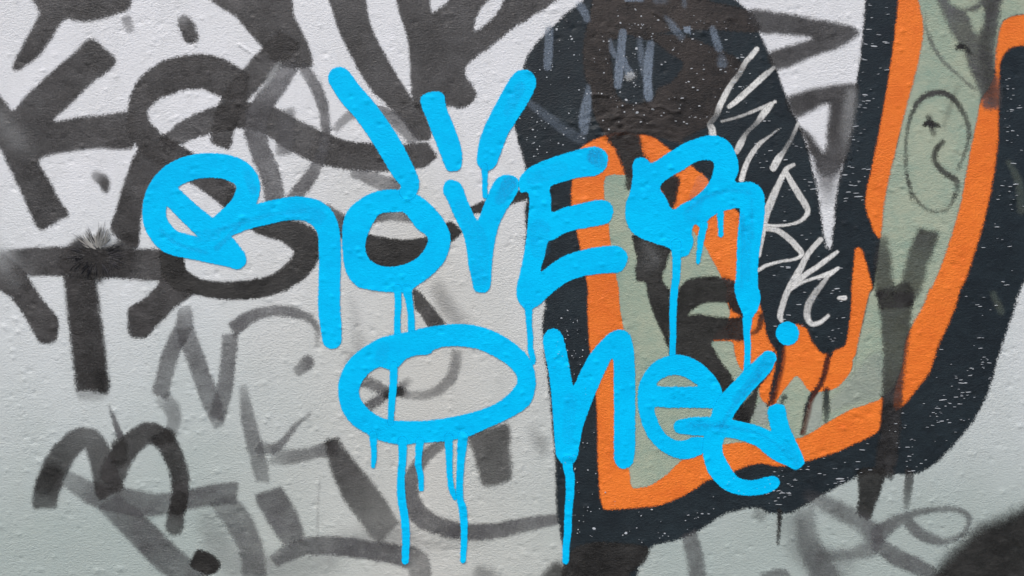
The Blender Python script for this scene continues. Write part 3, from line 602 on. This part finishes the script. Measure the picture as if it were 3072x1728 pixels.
blue('bright blue round letter O, second of the upper word', [
    ('p', '2 250,953 330,960 400,990 460,1040 510,1100 545,1170 548,1230 520,1310 460,1380 400,1425 365,1449 345,1470 260,1470 170,1462 80,1440 30,1380 10,1300 5,1180 12,1110 40,1050 100,1000 170,965'),
    ('h', '2 190,1080 260,1067 320,1072 375,1145 435,1195 420,1250 370,1305 280,1340 190,1335 140,1300 120,1240 140,1165')],
    ['5 283,0,19 286,80,17 282,160,16 283,240,18', '5 330,5,24 345,90,17 352,160,17 352,230,18'])
blue('bright blue open V of the upper word, with faded tips', [
    ('p', '2 512,960 525,915 560,905 600,925 622,975 650,1045 685,1108 710,1050 742,970 780,900 830,880 875,890 892,915 888,960 860,1010 812,1090 782,1170 765,1260 755,1360 752,1430 735,1465 700,1472 670,1460 655,1400 640,1340 628,1240 610,1170 570,1090 535,1010')],
    dabs=['2 845,925,38,.5 800,1000,30,.25', '2 560,940,30,.3', '2 600,1040,30,.12 680,1200,50,.12 700,1400,40,.1'])
E = blue('bright blue letter E with three arms and rounded ends', [
    ('p', '2 893,905 915,870 960,835 1040,800 1130,772 1210,748 1275,738 1322,757 1341,800 1325,852 1282,882 1200,893 1120,913 1052,940 1055,1000 1060,1066 1120,1045 1200,1025 1280,1008 1342,1014 1368,1060 1350,1112 1310,1132 1220,1148 1130,1170 1070,1205 1040,1218 1022,1290 1003,1367 1060,1325 1130,1283 1220,1256 1310,1240 1390,1238 1436,1275 1432,1330 1400,1368 1320,1375 1230,1387 1150,1412 1090,1449 1040,1492 1005,1525 965,1552 935,1560 905,1535 885,1500 883,1440 900,1370 915,1290 930,1200 940,1100 946,1010 935,966 900,966')],
    ['5 942,100,19 944,180,15 950,250,15 950,300,14 962,350,15 964,375,12'],
    ['2 1278,790,42,.6 1300,820,30,.3', '2 1315,1072,42,.6', '2 1385,1300,36,.2', '2 1000,1150,50,.12 1000,1250,50,.1', '2 960,900,30,.15 1100,850,40,.08'])
blue('bright blue letter R with an arched top and dripping bowl, last of the upper word', [
    ('p', '2 1465,830 1478,800 1510,792 1540,805 1560,822 1640,772 1717,725 3 70,697 130,682 195,690 243,730 272,790 280,860 262,915 330,915 378,932 408,980 412,1060 402,1150 387,1250 377,1350 378,1449 6 385,10 390,62 375,110 350,150 338,172 312,172 298,120 275,70 260,0 3 268,1380 274,1200 284,1100 285,1048 235,1055 170,1075 130,1105 100,1150 62,1128 45,1170 55,1210 40,1260 22,1285 -30,1292 2 1650,1250 1580,1225 1510,1200 1455,1160 1430,1100 1430,1030 1450,970 1464,900'),
    ('h', '2 1603,938 1660,888 1717,856 3 60,818 115,805 152,815 155,845 145,890 112,945 55,995 0,1025 2 1665,1053 1635,1000')],
    ['2 1683,1225,24 1686,1300,22 1684,1400,20 5 1675,0,19 1668,120,18 1668,230,16 1664,350,16', '3 108,1130,18 92,1200,17 84,1260,14 76,1318,11', '3 188,1070,18 190,1130,14 191,1182,13', '6 325,160,24 322,220,18 326,300,16 322,420,16'],
    ['3 20,1060,10,.2 120,990,10,.25 240,960,9,.2 340,970,9,.2', '3 300,1080,8,.25 300,1250,8,.25 295,1440,8,.2', '3 345,1000,7,.2 350,1200,7,.2', '6 320,30,40,.4', '3 325,1150,18,.15 325,1400,18,.15', '3 100,920,40,.1 40,1080,40,.12', '2 1510,830,24,.15'])
blue('long bright blue slanted stroke, left one of three above the word', [
    ('s', '2 -8,395,58 45,472,62 110,545,61 180,640,62 245,740,62 305,850,58 345,920,48 335,965,42')], name='crown_stroke')
blue('short bright blue stroke, middle one of three above the word', [
    ('p', '2 398,495 430,470 480,460 515,475 528,540 560,620 590,700 608,775 603,840 585,858 560,862 535,858 515,820 500,780 465,690 430,600 405,540')], dabs=['2 560,840,30,.2'], name='crown_stroke')
blue('curved bright blue stroke ending in a drip, right one of three above the word', [
    ('p', '2 885,358 930,352 968,378 978,430 940,515 885,600 832,690 795,790 772,838 738,860 708,855 683,822 685,770 700,690 742,590 800,480 850,395')],
    ['2 720,840,17 722,900,14 722,950,13 724,988,12'], ['2 930,395,38,.4', '2 900,440,26,.2 840,560,26,.1'], name='crown_stroke')
blue('wide bright blue ellipse with long drips, first letter of the lower word', [
    ('p', '5 450,193 600,180 720,200 830,250 920,322 962,385 978,470 965,550 930,602 850,652 740,702 650,742 540,768 400,778 290,787 180,760 120,728 60,690 10,625 -12,550 -14,480 5,420 45,355 110,300 200,250 280,232 370,212'),
    ('h', '5 90,515 112,460 150,420 195,397 225,405 245,412 285,400 320,362 380,338 440,334 465,312 500,298 570,293 680,305 770,345 840,390 880,440 882,480 835,540 760,590 640,630 520,655 400,668 260,665 180,640 120,590 95,550')],
    ['5 264,390,20 262,480,19 255,560,18 248,680,15', '5 160,740,20 163,800,16 164,850,14 160,895,11', '5 308,770,24 308,850,20 300,960,19 303,1060,21 318,1150,20 325,1250,20 322,1372,18',
     '5 395,770,22 390,830,17 388,890,17 400,950,15 402,1010,13', '5 540,750,22 542,830,18 545,930,15 555,1010,15 572,1055,12', '5 612,745,26 605,820,22 598,920,18 595,1050,18 612,1120,20 618,1230,17 612,1370,14'],
    ['5 210,300,30,.12 200,360,30,.12'])
blue('bright blue letter n with pointed middle and long drip, second of the lower word', [
    ('p', '5 1013,265 1035,215 1065,204 1095,215 1118,255 1135,330 1152,420 1168,490 1200,425 1250,335 1310,262 1365,218 1415,210 1453,240 1470,310 1478,450 1478,650 1477,800 1465,880 1430,908 1395,902 1372,860 1372,700 1370,500 1366,358 1330,412 1290,500 1250,600 1215,700 1197,790 1187,850 1165,882 1125,890 1100,870 1080,835 1068,700 1055,520 1038,400')],
    ['5 1138,870,26 1140,910,24 1150,950,23 1150,1030,21 1142,1120,19 1138,1230,19 1130,1300,17 1128,1372,17'], ['5 1425,860,36,.25', '5 1420,280,40,.1', '5 1150,560,30,.1 1140,760,30,.1'])
blue('bright blue round letter e, third of the lower word', [
    ('p', '6 100,603 178,602 200,560 192,500 150,432 80,370 0,338 5 1650,340 1580,368 1530,420 1497,490 1490,570 1505,660 1540,745 1590,802 1650,842 6 0,860 60,850 130,810 130,760 60,748 0,768 5 1665,758 1620,720 1588,660 1577,600 1650,602'),
    ('h', '5 1588,492 1620,452 1680,437 6 20,452 50,472 75,493 20,496')], dabs=['6 0,800,30,.12'])
blue('bright blue crossing strokes like an ampersand, last of the lower word', [
    ('s', '6 432,352,38 400,395,48 340,455,50 280,520,52 215,600,56 185,680,52 155,760,50 150,830,50 185,915,54 250,985,44 340,1005,38 420,990,40 452,978,34'),
    ('s', '6 -10,697,36 60,695,46 180,698,48 290,718,46 390,750,50 480,815,54 550,860,40'),
    ('p', '6 425,622 440,592 480,582 512,595 530,680 565,762 604,850 608,885 572,912 540,903 500,860 450,760 440,700')],
    dabs=['6 430,360,30,.3 360,450,24,.25 270,560,24,.2', '6 480,620,24,.15', '6 430,985,28,.25', '6 40,690,24,.15 200,700,30,.12', '6 520,800,30,.1 570,880,24,.15', '6 60,690,8,.2 240,700,8,.25 400,740,8,.2 500,810,8,.2', '6 390,430,10,.25 250,600,10,.25 190,700,10,.2'])
blue('round bright blue dot above the last blue character', [('s', '6 525,226,57 527,231,57')], dabs=['6 525,230,44,.3'], name='dot')

# ------------------------------------------------------------------ hardened starburst splat at the left
def ridges(name, spec, mat, parent):
    co, F = [], []
    for (x, y, a, L, wd, ht) in spec:
        n_ = 5; b = len(co)
        bend = rng.normal()*.12
        for k in range(n_+1):
            t_ = k/n_; w_ = wd*(1-t_*.93)*(0.6+.4*min(1, t_*4)); h_ = ht*(math.sin(math.pi*min(1, t_*.9+.12))**.7)
            px, py = x+math.cos(a+bend*t_)*L*t_, y+math.sin(a+bend*t_)*L*t_
            nx, ny = -math.sin(a), math.cos(a)
            for s_, hz in ((-1, 0), (0, h_), (1, 0)):
                qx, qy = px+nx*w_*s_, py+ny*w_*s_
                co.append(((qx-1536)*K, -float(hsample(np.array([qx]), np.array([qy]))[0])-.0012-hz*K, ZC+(864-qy)*K))
        for k in range(n_):
            for c_ in (0, 1):
                i = b+k*3+c_; F.append((i, i+3, i+4, i+1))
    o = mesh_obj(name, co, F, mat, parent, smooth=False); o['kind'] = 'stuff'; return o
bx, by = 290, 765
splat = coat('splat', M['haze_black'], [('p', '1 395,1200 430,1228 560,1225 640,1180 680,1220 672,1290 660,1350 600,1385 540,1380 500,1420 450,1400 380,1390 310,1370 300,1300 340,1240')], 22, wall, 'spiky hardened splat of white and black paint where the K and T meet', .85)
coat('pale_core', M['mist'], [('p', '1 430,1225 460,1190 500,1165 560,1160 585,1200 570,1232 500,1238')], 14, splat, None, .6)
sp = []
for k in range(60):
    a = math.radians(rng.uniform(200, 312)); r0 = rng.uniform(8, 40)
    sp.append((bx+math.cos(a)*r0*1.1+5, by-12+math.sin(a)*r0*.9, a+rng.normal()*.06, rng.uniform(18, 52), rng.uniform(1.2, 2.2), rng.uniform(1.2, 3)))
ridges('pale_ridges', sp, M['pale_ridge'], splat)
sp = []
for k in range(90):
    a = math.radians(rng.uniform(-32, 215)); r0 = rng.uniform(30, 60)
    if 200 < math.degrees(a): continue
    sp.append((bx+math.cos(a)*r0*1.1, by+math.sin(a)*r0*.8, a+rng.normal()*.08, rng.uniform(10, 40), rng.uniform(.9, 1.7), rng.uniform(1., 2.6)))
for k in range(26):
    a = math.radians(rng.uniform(195, 300)); r0 = rng.uniform(25, 45)
    sp.append((bx+math.cos(a)*r0*1.1+3, by-10+math.sin(a)*r0*.9, a+rng.normal()*.05, rng.uniform(25, 70), 1.0, 1.8))
ridges('dark_ridges', sp, M['dark_ridge'], splat)

# ------------------------------------------------------------------ small pale flecks on the dark field (and a few on the orange)
def inside(poly, x, y):
    c = False; j = len(poly)-1
    for i in range(len(poly)):
        if (poly[i, 1] > y) != (poly[j, 1] > y) and x < (poly[j, 0]-poly[i, 0])*(y-poly[i, 1])/(poly[j, 1]-poly[i, 1])+poly[i, 0]: c = not c
        j = i
    return c
regs = [(P('2 1215,20 1060,160 940,320 900,500 890,620 960,800 1200,720 1450,620 1717,660 3 300,560 560,600 640,850 690,1130 700,1240 820,1300 820,1449 6 800,250 700,310 640,240 560,160 480,280 420,200 400,0 3 400,900 300,600 400,180 330,80 0,60'), 400),
        (P('3 930,20 1070,20 1040,300 990,600 940,800 915,1000 790,1150 800,900 880,450'), 75), (P('3 1610,300 1717,300 1717,1449 1410,1449 1520,1120'), 60),
        (P('6 1400,20 1690,20 1640,150 1550,450 1420,700 1280,860 1170,920 900,930 700,1030 600,900 1000,720 1100,620 1250,430'), 150),
        (P('5 1040,100 1220,100 1280,600 1290,1100 1717,1080 6 300,910 600,900 560,1100 330,1090 0,1240 5 1500,1300 1180,1250 1080,850 1060,500'), 170), (P('5 1310,1010 1440,1000 1500,1080 1320,1100'), 4)]
co, F = [], []
HI = []
for poly, cnt in regs:
    x0, y0 = poly[:, :2].min(0); x1, y1 = poly[:, :2].max(0); n_ = 0
    cnt = int(cnt*.8); sites = [q for q in bumps if inside(poly, q[0], q[1])]; rng.shuffle(sites)
    for it in range(cnt*30):
        if n_ >= cnt: break
        # flecks come in loose clusters
        if len(HI) > 8 and rng.random() < .3:
            q = HI[-1-rng.integers(8)]; x, y = q[0]+rng.normal()*22, q[1]+rng.normal()*14
        else: x, y = rng.uniform(x0, x1), rng.uniform(y0, y1)
        if it < len(sites)*.8: x, y = sites[it][0]+rng.normal()*1.5, sites[it][1]+1+rng.normal()
        if not inside(poly, x, y): continue
        n_ += 1; HI.append((x, y))
        right = min(max((x-1900)/500, 0), 1)
        sz = (.9+1.6*rng.random()**1.8)*(1.9 if rng.random() < .05 else 1)
        rx, ry = sz*(1.3+right*2.6*rng.uniform(.5, 1.2)), sz*(.95-.35*right)
        b = len(co); m_ = 7; tl = rng.uniform(-.1, .12)
        for k in range(m_):
            a = k/m_*2*math.pi; q = rng.uniform(.7, 1.2)
            dx, dy = math.cos(a)*rx*q, math.sin(a)*ry*q
            qx, qy = x+dx, y+dy-dx*tl
            co.append(((qx-1536)*K, 0, ZC+(864-qy)*K, qx, qy))
        co.append(((x-1536)*K, 1, ZC+(864-y)*K, x, y))
        for k in range(m_): F.append((b+k, b+m_, b+(k+1) % m_))
co = np.array(co); hv = hsample(co[:, 3], co[:, 4])
co[:, 1] = -hv-.0010-co[:, 1]*.0004
fl = mesh_obj('pale_flecks', co[:, :3], F, M['fleck'], navy); fl['kind'] = 'stuff'
for o in S.objects:
    if '_o' in o: del o['_o']
print('layers', LAYER[0], 'tris', sum(len(o.data.polygons)*2 for o in S.objects if o.type == 'MESH'))
